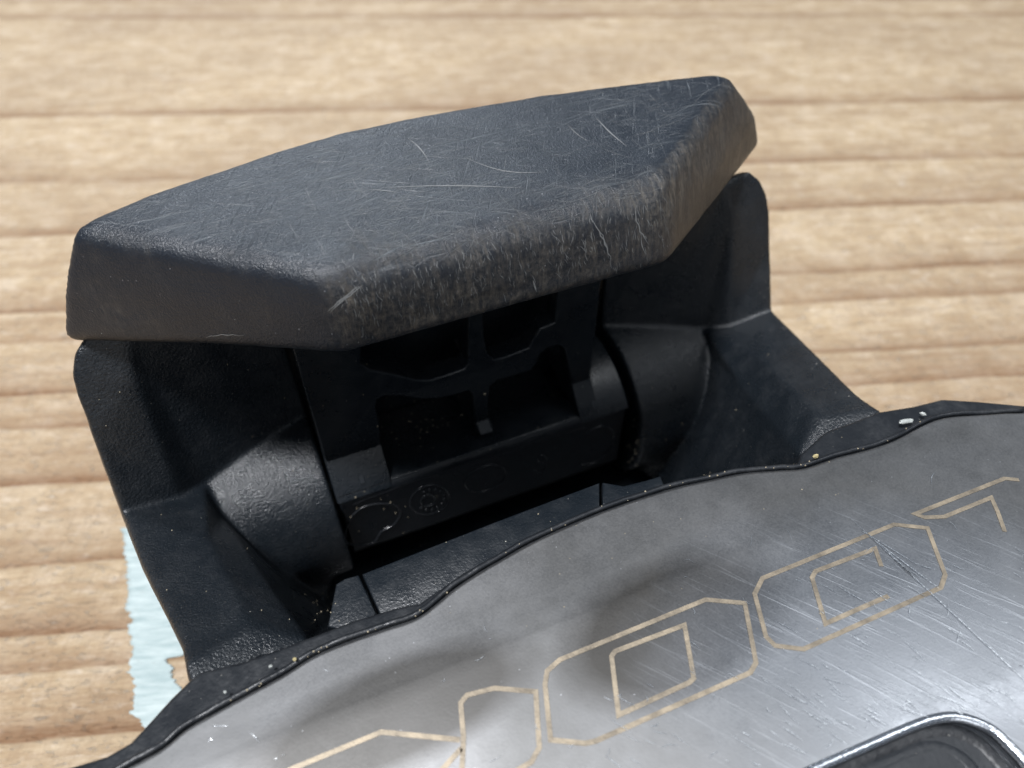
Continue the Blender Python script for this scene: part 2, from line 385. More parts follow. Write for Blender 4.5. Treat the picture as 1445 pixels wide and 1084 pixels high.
# pale blue paint mark: a thin sheet that follows the grain, ragged along the fibres
le = [(172, 745), (176, 775), (181, 810), (177, 845), (186, 885), (183, 930), (186, 975), (190, 1010), (206, 1030), (215, 1040)]
re = [(330, 745), (330, 780), (330, 830), (330, 880), (300, 915), (240, 929), (246, 955), (254, 975), (246, 1000), (222, 1035), (218, 1040)]
LE = np.array([WW(*q)[:2] for q in le]); RE = np.array([WW(*q)[:2] for q in re])
y0, y1 = LE[:, 1].min(), LE[:, 1].max(); rows = np.arange(y0, y1, .012); V = []; F = []
def edge_at(E, y): o = np.argsort(E[:, 1]); return np.interp(y, E[o, 1], E[o, 0])
jl = jr = 0
for y in rows:
    jl = .72 * jl + random.gauss(0, .018); jr = .72 * jr + random.gauss(0, .018)
    a = edge_at(LE, y) + jl; b_ = edge_at(RE, y) + jr; b_ = max(b_, a + .01)
    for t in np.linspace(0, 1, 14):
        x = a + (b_ - a) * t; V.append((x * CM, y * CM, (wood_z(x, y) + .012) * CM))
for j in range(len(rows) - 1):
    for i in range(13): F.append((j * 14 + i, j * 14 + i + 1, (j + 1) * 14 + i + 1, (j + 1) * 14 + i))
pm = mesh_obj('paint_mark', V, F, MAT_PAINT, local=False)
pm['label'] = 'pale blue paint mark with ragged edges on the wood left of the pedal'; pm['category'] = 'paint mark'
sm = pm.modifiers.new('thick', 'SOLIDIFY'); sm.thickness = .008 * CM; sm.offset = -1

# ------------------------------------------------------------------ pedal housing (two mirrored wings)
PZ = 0.65
nrm_t = np.array([.85, -.45, -.27]); d_t = 1.90                     # plane of the triangular web beside the barrel
def IP(px, py):
    d = ray(px, py); return O0 + d * ((d_t - nrm_t @ O0) / (nrm_t @ d))
def ridge_x(a):
    return float(np.interp(a, [-60, -30, -3, 28, 51, 62, 95], [3.80, 3.92, 4.10, 4.34, 4.52, 4.60, 4.60]))
def WP(px, py, off=0.0):                            # pixel ray on the slightly twisted wing wall
    d = ray(px, py); lo, hi = 2.0, 14.0
    def g(t):
        p = O0 + d * t; k = (p[2] + .27) / 1.72
        yb_ = 5.50 - .47 * (p[0] - 3.49); yt = 5.62 - .14 * (p[0] - 3.49)
        return p[1] + off - (yb_ * (1 - k) + yt * k)
    for _ in range(40):
        m_ = (lo + hi) / 2
        if g(m_) < 0: lo = m_
        else: hi = m_
    return O0 + d * lo
def wing_mesh():
    V = []; F = []; key = {}
    def vid(p):
        k = tuple(np.round(p, 4))
        if k not in key: key[k] = len(V); V.append(tuple(p))
        return key[k]
    def face(*ps): F.append(tuple(vid(p) for p in ps))
    # barrel housing
    nt_, ns_ = 14, 26; G = []
    for i in range(ns_ + 1):
        row = []
        for j in range(nt_ + 1):
            t = j / nt_; af = 100 - 27 * t; a_ = af + (-58 - af) * (i / ns_); x = 3.49 + (ridge_x(a_) - 3.49) * t
            p = np.array([x, CY - CR * math.cos(math.radians(a_)), CZ + CR * math.sin(math.radians(a_))])
            if a_ < -3:
                e = IP(np.interp(a_, [-58, -30, -3], [925, 946, 966]), np.interp(a_, [-58, -30, -3], [680, 646, 619])); p = p + (e - np.array([ridge_x(a_), CY - CR * math.cos(math.radians(a_)), CZ + CR * math.sin(math.radians(a_))])) * t**3
            row.append(tuple(p))
        G.append(row)
    for i in range(ns_):
        for j in range(nt_): face(G[i][j], G[i][j + 1], G[i + 1][j + 1], G[i + 1][j])
    foot = G[0]; ridge = [G[i][nt_] for i in range(ns_ + 1)]
    # wall
    T0 = (3.49, 5.64, 1.47)
    rim_ = [WP(1058, 242), WP(1074, 256), WP(1083, 276), WP(1086, 298), WP(1087, 345), WP(1088, 390), WP(1089, 438)]
    inn = [WP(1024, 264, .05), WP(1034, 300, .075), WP(1060, 328, .04)]
    f1 = WP(1029, 461)
    face(rim_[0], rim_[1], inn[0]); face(rim_[1], rim_[2], inn[1], inn[0]); face(rim_[2], rim_[3], inn[2], inn[1]); face(rim_[3], rim_[4], inn[2])
    wt = WP(960, 268)
    face(T0, wt, foot[7], foot[4], foot[0]); face(wt, inn[0], inn[1], foot[nt_], foot[10], foot[7])
    for q in range(0, 3): pass
    face(inn[1], inn[2], f1, foot[nt_]); face(inn[2], rim_[4], rim_[5], rim_[6], f1); face(wt, rim_[0], inn[0])
    # strip, facet, web
    k = 6; so_ = [rim_[6], U(1135, 483, .17), U(1180, 528, .36), U(1213, 560, .49), U(1240, 578, .58)]
    si = [f1, U(1072, 505, .11), U(1115, 547, .31), U(1146, 577, .43), U(1160, 591, .47)]
    for i in range(4): face(so_[i], so_[i + 1], si[i + 1], si[i])
    ap = ridge[5]
    fo = [foot[nt_], U(1044, 541, -.10), U(1081, 586, .09), U(1110, 620, .26), U(1129, 641, .36)]
    face(si[0], si[1], fo[1], ridge[4], foot[nt_])
    for i in range(1, 4): face(si[i], si[i + 1], fo[i + 1], fo[i])
    # web fan between ridge and facet foot
    rr_ = ridge[4:]; m_ = len(rr_)
    bott = [IP(1000, 672), IP(935, 686)]
    cpt = .35 * np.array(fo[2]) + .35 * np.array(ridge[14]) + .3 * IP(1020, 640)
    loop = rr_ + bott[::-1] + fo[:0:-1]
    for i in range(len(loop)): face(loop[i], loop[(i + 1) % len(loop)], cpt)
    # tuck the front edge under the rim
    def dn(p, y=2.35, z=-.12): return (p[0], min(p[1], y), p[2] + z)
    def ex(p, q, k=.30):
        d_ = np.array(p) - np.array(q); d_ /= np.linalg.norm(d_); return tuple(np.array(p) + d_ * k * .8)
    e0, e1, e2 = ex(so_[4], so_[3]), ex(si[4], si[2]), ex(fo[4], fo[2])
    e1 = (e1[0], e1[1], e1[2] - .09); e0 = (e0[0], e0[1], e0[2] - .10); e2 = (e2[0], e2[1], e2[2] - .12)
    face(so_[4], e0, e1, si[4]); face(si[4], e1, e2, fo[4]); face(fo[4], e2, dn(bott[0], 2.35, -.1), bott[0]); face(bott[0], dn(bott[0], 2.35, -.1), dn(bott[1], 2.6, -.3), bott[1])
    # flange that thickens the outer edge
    return V, F
def build_wing(sign):
    V, F = wing_mesh()
    if sign < 0: V = [(3.5 - p[0] + .035 * max(0, min(1, (p[2] + .2) / 1.2)) * max(0, min(1, (p[0] - 3.6))), p[1], p[2]) for p in V]
    me = bpy.data.meshes.new('housing_wing'); me.from_pydata([L(v) for v in V], [], F)
    bm = bmesh.new(); bm.from_mesh(me); bmesh.ops.remove_doubles(bm, verts=bm.verts, dist=2e-5); bmesh.ops.recalc_face_normals(bm, faces=bm.faces)
    bm.faces.ensure_lookup_table()
    up = sum(f.normal.z * f.calc_area() for f in bm.faces)
    if up < 0: bmesh.ops.reverse_faces(bm, faces=bm.faces)
    bm.to_mesh(me); bm.free()
    o = bpy.data.objects.new('housing_wing', me); C.objects.link(o); o.parent = root
    so = o.modifiers.new('solid', 'SOLIDIFY'); so.thickness = .15 * CM; so.offset = -.9
    rm = o.modifiers.new('remesh', 'REMESH'); rm.mode = 'VOXEL'; rm.voxel_size = .018 * CM; rm.use_smooth_shade = True
    sm = o.modifiers.new('smooth', 'SMOOTH'); sm.iterations = 30 if sign < 0 else 18; sm.factor = .5
    bake(o); o.data.materials.clear(); o.data.materials.append(MAT_HOUSE); o.data.shade_smooth()
    return o
hl = build_wing(-1); hr = build_wing(1)

# end discs of the two barrel housings and the dark cavity behind the hinge
def cyl_x(x0, x1, r, a0=0, a1=360, n=64, cy=CY, cz=CZ, ends=True, seg=1):
    V = []; F = []; full = abs(a1 - a0) >= 360; m_ = n if full else n + 1
    for s in range(seg + 1):
        x = x0 + (x1 - x0) * s / seg
        for k in range(m_):
            a = math.radians(a0 + (a1 - a0) * k / n); V.append((x, cy - r * math.cos(a), cz + r * math.sin(a)))
    for s in range(seg):
        for k in range(m_ if full else m_ - 1):
            k2 = (k + 1) % m_; F.append((s * m_ + k, s * m_ + k2, (s + 1) * m_ + k2, (s + 1) * m_ + k))
    if ends:
        F.append(tuple(range(m_))); F.append(tuple(seg * m_ + k for k in range(m_))[::-1])
    return V, F
def join(parts):
    V = []; F = []
    for v, f in parts:
        n = len(V); V += list(v); F += [tuple(i + n for i in q) for q in f]
    return V, F
def box(x0, x1, y0, y1, z0, z1):
    V = [(x, y, z) for z in (z0, z1) for x, y in ((x0, y0), (x1, y0), (x1, y1), (x0, y1))]
    return V, [(0, 3, 2, 1), (4, 5, 6, 7), (0, 1, 5, 4), (1, 2, 6, 5), (2, 3, 7, 6), (3, 0, 4, 7)]
def bevel(o, wdt, seg=3, ang=35):
    b = o.modifiers.new('bevel', 'BEVEL'); b.width = wdt * CM; b.segments = seg; b.limit_method = 'ANGLE'; b.angle_limit = math.radians(ang); b.harden_normals = False
    return o
core_ = join([cyl_x(-.6, .0, .88), cyl_x(3.5, 4.1, .88), cyl_x(-.6, 4.1, .42), box(-.3, 3.8, 5.78, 5.95, -2.5, 1.40), box(-.6, 4.1, 2.9, 5.9, -2.5, -2.3), box(.1, 3.3, 2.9, 3.05, -2.4, -.3), cyl_x(-.3, -.01, .96), cyl_x(3.51, 3.8, .96), box(-.55, -.4, 2.9, 5.9, -2.4, -2.0), box(3.9, 4.05, 2.9, 5.9, -2.4, -2.0)])
o = mesh_obj('hinge_housing', *core_, MAT_BRK, root, angle=40)

# ------------------------------------------------------------------ hinge bracket: sleeves, posts with windows, drum
fy = 5.10
def F2(px, py):
    p = UY(px, py, fy); return (p[0], p[2])
P1 = [(529, 600), (527, 575), (522, 553), (524, 543), (533, 538), (558, 538), (582, 543), (605, 543), (630, 538), (650, 532), (656, 537), (659, 560), (662, 600), (664, 625)]
P2 = [(686, 612), (682, 570), (679, 542), (681, 526), (690, 518), (715, 511), (738, 504), (746, 494), (750, 482), (760, 473), (775, 469), (784, 474), (788, 490), (794, 520), (799, 545)]
W1 = [(505, 400), (500, 492), (514, 501), (535, 505), (552, 509), (579, 516), (597, 516), (620, 509), (644, 501), (650, 494), (649, 400)]
W2 = [(668, 380), (672, 456), (677, 480), (687, 488), (700, 485), (734, 472), (741, 460), (749, 445), (770, 437), (775, 380)]
zb = -.47
out = [(.05, 1.75), (.05, zb)]
l1 = [F2(*q) for q in P1]; l2 = [F2(*q) for q in P2]
l1 = [q for q in l1 if q[1] > -.33]; l2 = [q for q in l2 if q[1] > -.33]
out += [(l1[0][0], zb)] + l1 + [(l1[-1][0], zb), (l2[0][0], zb)] + l2 + [(l2[-1][0], zb), (3.02, zb), (3.02, 1.75)]
lw1 = [F2(*q) for q in W1]; lw2 = [F2(*q) for q in W2]
lw1 = [(x, min(z, 1.6)) for x, z in lw1]; lw2 = [(x, min(z, 1.6)) for x, z in lw2]
o = poly_solid('hinge_bracket', [out, lw1, lw2], 0, .22, MAT_BRK, root, .025, mapper=lambda p: (p[0], fy - p[2] - .22, p[1]))
xa, xb = l1[0][0], l2[-1][0]; xm0, xm1 = l1[-1][0], l2[0][0]
# sleeves that carry on round the barrel, centre rib, and the flat pocket floor
rr = .935
parts = [cyl_x(.035, xa - .01, rr, 37, 118, 40), cyl_x(xb + .01, 3.40, rr, 37, 118, 40)]
def wedge(x0, x1, a0=42, a1=100, n=14):
    return cyl_x(x0, x1, rr - .01, a0, a1, n)
o = mesh_obj('hinge_sleeve', *parts[0], MAT_BRK, root, angle=40); bevel(o, .02)
o = mesh_obj('hinge_sleeve', *parts[1], MAT_BRK, root, angle=40); bevel(o, .02)
# smooth fillets where the posts run into the sleeves
for x0, x1 in ((.045, xa - .012), (xb + .012, 3.02)):
    pf = [(5.085, .42), (5.07, .15), (5.03, -.05), (4.955, -.22), (4.85, -.37), (4.72, -.52), (4.64, -.62), (5.2, -.62), (5.2, .42)]
    fl = [(x, *p) for x in (x0, x1) for p in pf]; n = len(pf)
    ff = [tuple(range(n)), tuple(range(n, 2 * n))[::-1]] + [(i, (i + 1) % n, n + (i + 1) % n, n + i) for i in range(n)]
    mesh_obj('post_foot', fl, ff, MAT_BRK, root, angle=35)
# raised side flanges of the posts (thin steps beside each post)
for x0, x1 in ((.30, .37), (2.95, 3.02)):
    v, f = join([cyl_x(x0, x1, rr + .03, 45, 100, 16), box(x0, x1, fy - .06, fy + .2, -.34, 1.6)])
    o = mesh_obj('post_rib', v, f, MAT_BRK, root, angle=40); bevel(o, .015, 2)
# centre rib between the two pockets
v = [(xm0, fy - .02, 0.3), (xm1, fy - .02, .3), (xm1, fy + .35, .3), (xm0, fy + .35, .3),
     (xm0, fy - .02, -.35), (xm1, fy - .02, -.35), (xm1 + .05, fy + .35, -.55), (xm0 - .05, fy + .35, -.55),
     (xm0 + .02, 4.78, -.60), (xm1 + .03, 4.78, -.60)]
f = [(0, 1, 2, 3), (0, 4, 5, 1), (1, 5, 6, 2), (3, 7, 4, 0), (4, 8, 9, 5), (5, 9, 6), (7, 8, 4), (2, 6, 7, 3), (6, 9, 8, 7)]
o = mesh_obj('pocket_rib', v, f, MAT_BRK, root, angle=30); bevel(o, .03, 3)
# pocket floor: flat, from the ridge on the drum back under the bracket
a_r = 41; yr, zr = CY - .93 * math.cos(math.radians(a_r)), CZ + .93 * math.sin(math.radians(a_r))
v, f = box(xa - .02, xb + .02, 0, 1, 0, 1); fl = []
prof = [(yr, zr), (yr + .05, zr + .012), (4.95, -.66), (5.35, -.80), (5.75, -.85), (5.75, -1.1), (yr, -1.1)]
for x in (xa - .02, xb + .02):
    for p in prof: fl.append((x, *p))
n = len(prof); ff = [tuple(range(n)), tuple(range(n, 2 * n))[::-1]] + [(i, (i + 1) % n, n + (i + 1) % n, n + i) for i in range(n)]
o = mesh_obj('pocket_floor', fl, ff, MAT_BRK, root, angle=25); bevel(o, .015, 2)
# drum under the ridge
yb = yr - .045
fl = []; prof = [(yr + .02, zr + .006), (yb + .02, zr - .035), (yb, zr - .07), (yb + .004, -1.62), (yb + .1, -1.8), (5.0, -1.9), (5.0, -.9)]
for x in (.05, 3.36):
    for p in prof: fl.append((x, *p))
n = len(prof); ff = [tuple(range(n)), tuple(range(n, 2 * n))[::-1]] + [(i, (i + 1) % n, n + (i + 1) % n, n + i) for i in range(n)]
o = mesh_obj('marked_bar', fl, ff, MAT_DARK, root, angle=25); bevel(o, .02, 2)
# moulded marks on the drum: slots, circle, dotted dial, digit
def on_drum(px, py): return UY(px, py, yb + .004)
marks = []
def mk(pts, r=.012, closed=False): marks.append(tube([on_drum(*q) for q in smooth_line(pts, 5, closed)], r, 6, closed))
mk([(490, 742), (497, 728), (510, 717), (530, 711), (555, 712), (565, 722), (556, 740), (538, 750), (528, 765), (506, 769), (490, 766), (487, 755)], .012, True)
def ell(cx, cy, a, b_, rot, n=14, a0=0, a1=360):
    return [(cx + a * math.cos(math.radians(t)) * math.cos(rot) - b_ * math.sin(math.radians(t)) * math.sin(rot), cy + a * math.cos(math.radians(t)) * math.sin(rot) + b_ * math.sin(math.radians(t)) * math.cos(rot)) for t in np.linspace(a0, a1, n, endpoint=a1 - a0 < 360)]
mk(ell(606, 705, 28, 20, -.3), .010, True); mk(ell(604, 706, 10, 8, -.3), .012, True)
mk(ell(685, 675, 30, 17, -.35), .010, True); mk([(684, 683), (690, 672), (692, 664)], .008)
for q in ell(607, 705, 19, 14, -.3, 11, -110, 150):
    p = on_drum(q[0], q[1]); marks.append(tube([p, p + np.array([.012, -.01, .01])], .016, 6))
mk(ell(765, 648, 6, 6, 0), .009, True); mk([(771, 648), (769, 660), (762, 668), (753, 664)], .009)
mk([(824, 616), (835, 606), (850, 601), (862, 606), (866, 618), (858, 636), (840, 652), (820, 656)], .011)
mk([(498, 712), (520, 703), (545, 694), (580, 680), (640, 664), (700, 644), (760, 622), (830, 602)], .007)
o = mesh_obj('moulded_marks', *join(marks), black_plastic('glossy_black_mark', (.02, .022, .026), .22, 40, .2, .2), root)

# ------------------------------------------------------------------ body block, rim, floor lip
TOP = [(90, 1084), (150, 1066), (183, 1047), (212, 1016), (240, 985), (268, 958), (284, 947), (345, 932), (400, 912), (440, 897), (500, 874), (560, 856), (592, 850), (612, 836),
       (655, 806), (700, 782), (760, 750), (850, 712), (940, 684), (1000, 672), (1060, 661), (1100, 657), (1126, 652), (1130, 640), (1165, 608), (1205, 594), (1240, 580), (1290, 572), (1330, 562), (1380, 565), (1445, 571),
       (1560, 585), (1700, 640), (1800, 900), (1750, 1300), (1300, 1800), (700, 1900), (200, 1500), (60, 1200)]
lp = [tuple(U(x, y, .60)[:2]) for x, y in TOP]
o = poly_solid('pedal_body', [lp], .60, .55, MAT_RIM, root, .035)
PL = [(120, 1130), (165, 1093), (225, 1060), (262, 1030), (300, 1008), (345, 983), (400, 953), (440, 928), (480, 910), (540, 889), (580, 876), (604, 862), (640, 832), (670, 812), (700, 794), (760, 761), (850, 722), (940, 692), (1000, 678), (1050, 668), (1100, 664), (1135, 661), (1180, 646), (1220, 636), (1262, 622), (1300, 602), (1332, 590), (1380, 586), (1445, 583),
      (1560, 592), (1690, 660), (1780, 900), (1720, 1280), (1290, 1760), (710, 1850), (220, 1480), (85, 1200)]
HOLE = [(1010, 1190), (1060, 1140), (1108, 1106), (1150, 1084), (1200, 1062), (1250, 1040), (1290, 1023), (1322, 1013), (1350, 1011), (1378, 1018), (1405, 1032), (1430, 1056), (1452, 1080), (1480, 1120), (1490, 1180), (1440, 1260), (1340, 1330), (1200, 1370), (1060, 1330), (1000, 1260)]
pl = [tuple(q[:2]) for q in smooth_line([U(x, y, PZ) for x, y in PL], 3, True)]
ho = [tuple(q[:2]) for q in smooth_line([U(x, y, PZ) for x, y in HOLE], 4, True)]
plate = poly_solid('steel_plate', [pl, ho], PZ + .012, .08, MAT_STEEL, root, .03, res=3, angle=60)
MAT_POL = plain('polished_steel', (.80, .83, .88), .22, 1.0, .06)
o = mesh_obj('rolled_edge', *tube([np.array([q[0], q[1], PZ - .012]) for q in ho], .036, 10, True), MAT_POL, plate)
# dark recess seen through the opening: floor, seal ring
ctr = np.mean([U(x, y, PZ) for x, y in HOLE], 0)
def inset(f, dz): return [ctr + (U(x, y, PZ) - ctr) * f + np.array([0, 0, dz]) for x, y in HOLE]
o = mesh_obj('seal_ring', *tube(smooth_line(inset(.86, -.12), 5, True), .085, 10, True), black_plastic('rubber_seal', (.010, .011, .013), .45, 20, .8, .8), root)
o = mesh_obj('recess_floor', *tube(smooth_line(inset(.66, -.16), 5, True), .12, 10, True), MAT_RIM, root)
# thin raised lip that frames the plate
rimpts = [U(x, y, .615) for x, y in PL[:29]]
off = []
for i, p in enumerate(rimpts):
    t = rimpts[min(i + 1, len(rimpts) - 1)] - rimpts[max(i - 1, 0)]; nn = np.array([-t[1], t[0], 0]); nn /= np.linalg.norm(nn)
    off.append(p + nn * .03)
sl = smooth_line(off, 6); sl = [p + np.array([0, 0, .004 * math.sin(i * .8) + .006 * random.random()]) for i, p in enumerate(sl)]
o = mesh_obj('plate_rim', *tube(sl, .022, 8), MAT_RIM, root)
# floor lip behind the plate edge
lipA = [(474, 824), (487, 816), (506, 811), (531, 866), (500, 892), (462, 884)]
lipB = [(511, 810), (600, 775), (700, 736), (790, 702), (846, 681), (846, 730), (700, 800), (620, 850), (560, 870), (536, 866)]
lipC = [(850, 680), (880, 685), (912, 677), (932, 671), (945, 700), (850, 725)]
o = poly_solid('floor_lip', [[tuple(U(x, y, .5)[:2]) for x, y in lipA]], .50, .9, MAT_BRK, root, .015)
o = poly_solid('floor_lip', [[tuple(U(x, y, .51)[:2]) for x, y in lipB]], .51, .5, MAT_BRK, root, .012)
o = poly_solid('floor_lip', [[tuple(U(x, y, .5)[:2]) for x, y in lipC]], .50, .9, MAT_BRK, root, .02)
# underside of the body down to the wood
o = mesh_obj('lower_body', *join([box(.2, 3.3, -.6, 2.5, WOOD + .02, .12), box(-.6, 4.1, .2, 2.2, -1.2, .1)]), MAT_RIM, root, angle=30); bevel(o, .12, 3)

# ------------------------------------------------------------------ etched letters on the plate
def ribbon(pts, wd, z, closed):
    P = [np.array(U(x, y, z)) for x, y in pts]; N = len(P); V = []; F = []
    for i in range(N):
        a = P[(i - 1) % N] if (closed or i) else None; b_ = P[(i + 1) % N] if (closed or i < N - 1) else None
        ds = [q / np.linalg.norm(q) for q in ((P[i] - a) if a is not None else None, (b_ - P[i]) if b_ is not None else None) if q is not None]
        ns = [np.array([-d[1], d[0], 0]) for d in ds]; n = sum(ns); n /= np.linalg.norm(n); k = 1 / max(.35, float(n @ ns[0]))
        V += [P[i] + n * wd / 2 * k, P[i] - n * wd / 2 * k]
    for i in range(N if closed else N - 1):
        j = (i + 1) % N; F.append((2 * i, 2 * i + 1, 2 * j + 1, 2 * j))
    return V, F
ZT = PZ + .0165
E = [([(769, 966), (772, 947), (790, 931), (996, 846), (1051, 851), (1067, 935), (1059, 949), (840, 1046), (826, 1049), (777, 1044)], True),
     ([(863, 926), (868, 919), (966, 882), (979, 957), (973, 963), (873, 1009)], True),
     ([(1065, 838), (1076, 816), (1262, 740), (1309, 745), (1334, 811), (1328, 829), (1134, 916), (1094, 911), (1081, 898)], True),
     ([(1244, 799), (1235, 774), (1151, 806), (1146, 815), (1165, 880), (1210, 860), (1254, 841)], False),
     ([(1438, 677), (1418, 675), (1292, 725), (1305, 730), (1333, 729), (1399, 702), (1408, 722), (1418, 750)], False),
     ([(652, 1084), (654, 1040), (650, 992), (659, 981), (698, 971), (756, 976), (761, 1055), (750, 1075), (732, 1086), (700, 1130), (650, 1130)], True),
     ([(300, 1140), (414, 1084), (538, 1033), (649, 1044)], False),
     ([(651, 1056), (624, 1086), (560, 1140)], False)]
parts = [ribbon(p, .032, ZT, c) for p, c in E]
Vl, Fl = join(parts)
o = mesh_obj('lettering', Vl, Fl, MAT_BRASS, plate, smooth=False)
o['label'] = 'thin tan outlined letters etched across the steel plate'
so = o.modifiers.new('thick', 'SOLIDIFY'); so.thickness = .003 * CM; so.offset = -1
# bright scratches scored into the plate
def scr_plate(a, b_, wd, bend=0.0, z=ZT + .004):
    A, B = np.array(U(*a, z)), np.array(U(*b_, z)); n = np.array([-(B - A)[1], (B - A)[0], 0]); n /= np.linalg.norm(n) + 1e-9; V = []; F = []
    K = 7
    for i in range(K):
        t = i / (K - 1); p = A + (B - A) * t + n * bend * math.sin(t * math.pi); ww = wd * (math.sin(math.pi * t) * .9 + .1) / 2
        V += [p + n * ww, p - n * ww]
    F = [(2 * i, 2 * i + 1, 2 * i + 3, 2 * i + 2) for i in range(K - 1)]
    return V, F
S = [scr_plate((1195, 726), (1500, 1010), .007), scr_plate((1215, 748), (1325, 830), .009), scr_plate((1210, 745), (1300, 800), .007), scr_plate((1250, 775), (1290, 815), .010)]
for i in range(110):
    x = random.uniform(1080, 1470); y = random.uniform(760, 1040)
    if random.random() < .3: x = random.uniform(850, 1445); y = random.uniform(930, 1080)
    if y < 1180 - .33 * x: continue
    ln = random.uniform(10, 60); an = math.radians(random.gauss(30, 7))
    S.append(scr_plate((x, y), (x + ln * math.cos(an), y + ln * math.sin(an)), random.uniform(.002, .0055), random.uniform(-.01, .01)))
for i in range(90):
    x = random.uniform(250, 1445); y = random.uniform(640, 1080)
    if y < 1100 - .33 * x: continue
    ln = random.uniform(4, 26); an = random.uniform(0, 6.3)
    S.append(scr_plate((x, y), (x + ln * math.cos(an), y + ln * math.sin(an)), random.uniform(.002, .005), random.uniform(-.02, .02)))
def inside_poly(p, poly):
    c = False; n = len(poly)
    for i in range(n):
        (x1, y1), (x2, y2) = poly[i], poly[i - 1]
        if (y1 > p[1]) != (y2 > p[1]) and p[0] < (x2 - x1) * (p[1] - y1) / (y2 - y1) + x1: c = not c
    return c
Sx = [s for s in S if all(inside_poly(q[:2], pl) and not inside_poly(q[:2], ho) for q in s[0])]
o = mesh_obj('plate_scratches', *join(Sx), MAT_MSCR, plate, smooth=False); o['kind'] = 'stuff'

# ------------------------------------------------------------------ the clip jaw
zt = 2.48
tb = [U(x, y, zt) for x, y in [(100, 321), (150, 299), (210, 273), (300, 243), (390, 212), (480, 186), (560, 169), (640, 154), (760, 134), (900, 116), (1000, 105), (1038, 106)]]
tf = [U(930, 260, 2.47), U(487, 393, 2.47)]
bl, br = U(85, 484, 1.47), U(1076, 200, 1.52)
w0, w1 = tb[0][0], tb[-1][0]
bb = []
for p in tb:
    t = (p[0] - w0) / (w1 - w0); q = bl + (br - bl) * t; bow = p[1] - (tb[0][1] + (tb[-1][1] - tb[0][1]) * t)
    bb.append(np.array([q[0], q[1] + bow, q[2]]))
bf = [U(940, 374, 1.80), U(483, 500, 1.80)]
# one extra vertex along each oblique face and along the front for gentle irregularity
def midp(a, b_, t): return a + (b_ - a) * t
top = tb + [midp(tb[-1], tf[0], .5), tf[0], midp(tf[0], tf[1], .33), midp(tf[0], tf[1], .66), tf[1], midp(tf[1], tb[0], .5)]
bot = bb + [midp(bb[-1], bf[0], .5), bf[0], midp(bf[0], bf[1], .33), midp(bf[0], bf[1], .66), bf[1], U(290, 488, 1.66)]
n = len(top)
ctrj = sum(top) / n
mid = []
for i, (a, b_) in enumerate(zip(top, bot)):
    q = a * .52 + b_ * .48; d = q - ctrj; d[2] = 0; d /= np.linalg.norm(d); mid.append(q + d * (.11 if i == 11 else .08 if i == 12 else .035))
V = top + bot + mid; F = [tuple(range(n)), tuple(range(n, 2 * n))[::-1]] + [(i, 2 * n + i, 2 * n + (i + 1) % n, (i + 1) % n) for i in range(n)] + [(2 * n + i, n + i, n + (i + 1) % n, 2 * n + (i + 1) % n) for i in range(n)]
jaw = mesh_obj('clip_jaw', V, F, MAT_JAW, root)
bm = bmesh.new(); bm.from_mesh(jaw.data)
bw = bm.edges.layers.float.new('bevel_weight_edge'); bm.verts.ensure_lookup_table()
for e in bm.edges:
    a, b_ = e.verts[0].index, e.verts[1].index
    if max(a, b_) >= 2 * n:
        lo = min(a, b_) % n
        if min(a, b_) < 2 * n and lo in (13, 16, 0, 11): e[bw] = {13: .7, 16: .7, 0: .4, 11: .9}[lo]
        elif min(a, b_) >= 2 * n: e[bw] = .5
    elif a < n and b_ < n and len(e.link_faces) == 2:
        mx = min(a, b_), max(a, b_)
        if mx[0] >= 12 or mx == (0, 17) or mx == (11, 12): e[bw] = 1.0 if (mx[0] >= 13 and mx[1] <= 16) else .62
        else: e[bw] = .38
    elif a >= n and b_ >= n: e[bw] = .38
    elif abs(a - b_) == n and min(a, b_) in (13, 16): e[bw] = .7
    elif abs(a - b_) == n and min(a, b_) in (0, 11): e[bw] = .55 if min(a, b_) == 0 else 1.0
bm.to_mesh(jaw.data); bm.free()
b = jaw.modifiers.new('bevel', 'BEVEL'); b.limit_method = 'WEIGHT'; b.width = .21 * CM; b.segments = 7; b.profile = .5
bake(jaw); me = jaw.data
bm = bmesh.new(); bm.from_mesh(me); bmesh.ops.triangulate(bm, faces=[f for f in bm.faces if len(f.verts) > 4])
bm.to_mesh(me); bm.free()
rm = jaw.modifiers.new('remesh', 'REMESH'); rm.mode = 'VOXEL'; rm.voxel_size = .028 * CM; rm.use_smooth_shade = True
bake(jaw); me = jaw.data
# even out the voxel steps, then small dents along the worn edges
sm = jaw.modifiers.new('smooth', 'SMOOTH'); sm.iterations = 9; sm.factor = .5
tex = bpy.data.textures.new('dents', 'CLOUDS'); tex.noise_scale = .0022; tex.noise_depth = 3
dm = jaw.modifiers.new('dents', 'DISPLACE'); dm.texture = tex; dm.texture_coords = 'LOCAL'; dm.strength = .010 * CM; dm.mid_level = -1.0
bake(jaw); me = jaw.data; me.materials.clear(); me.materials.append(MAT_JAW); me.shade_smooth()
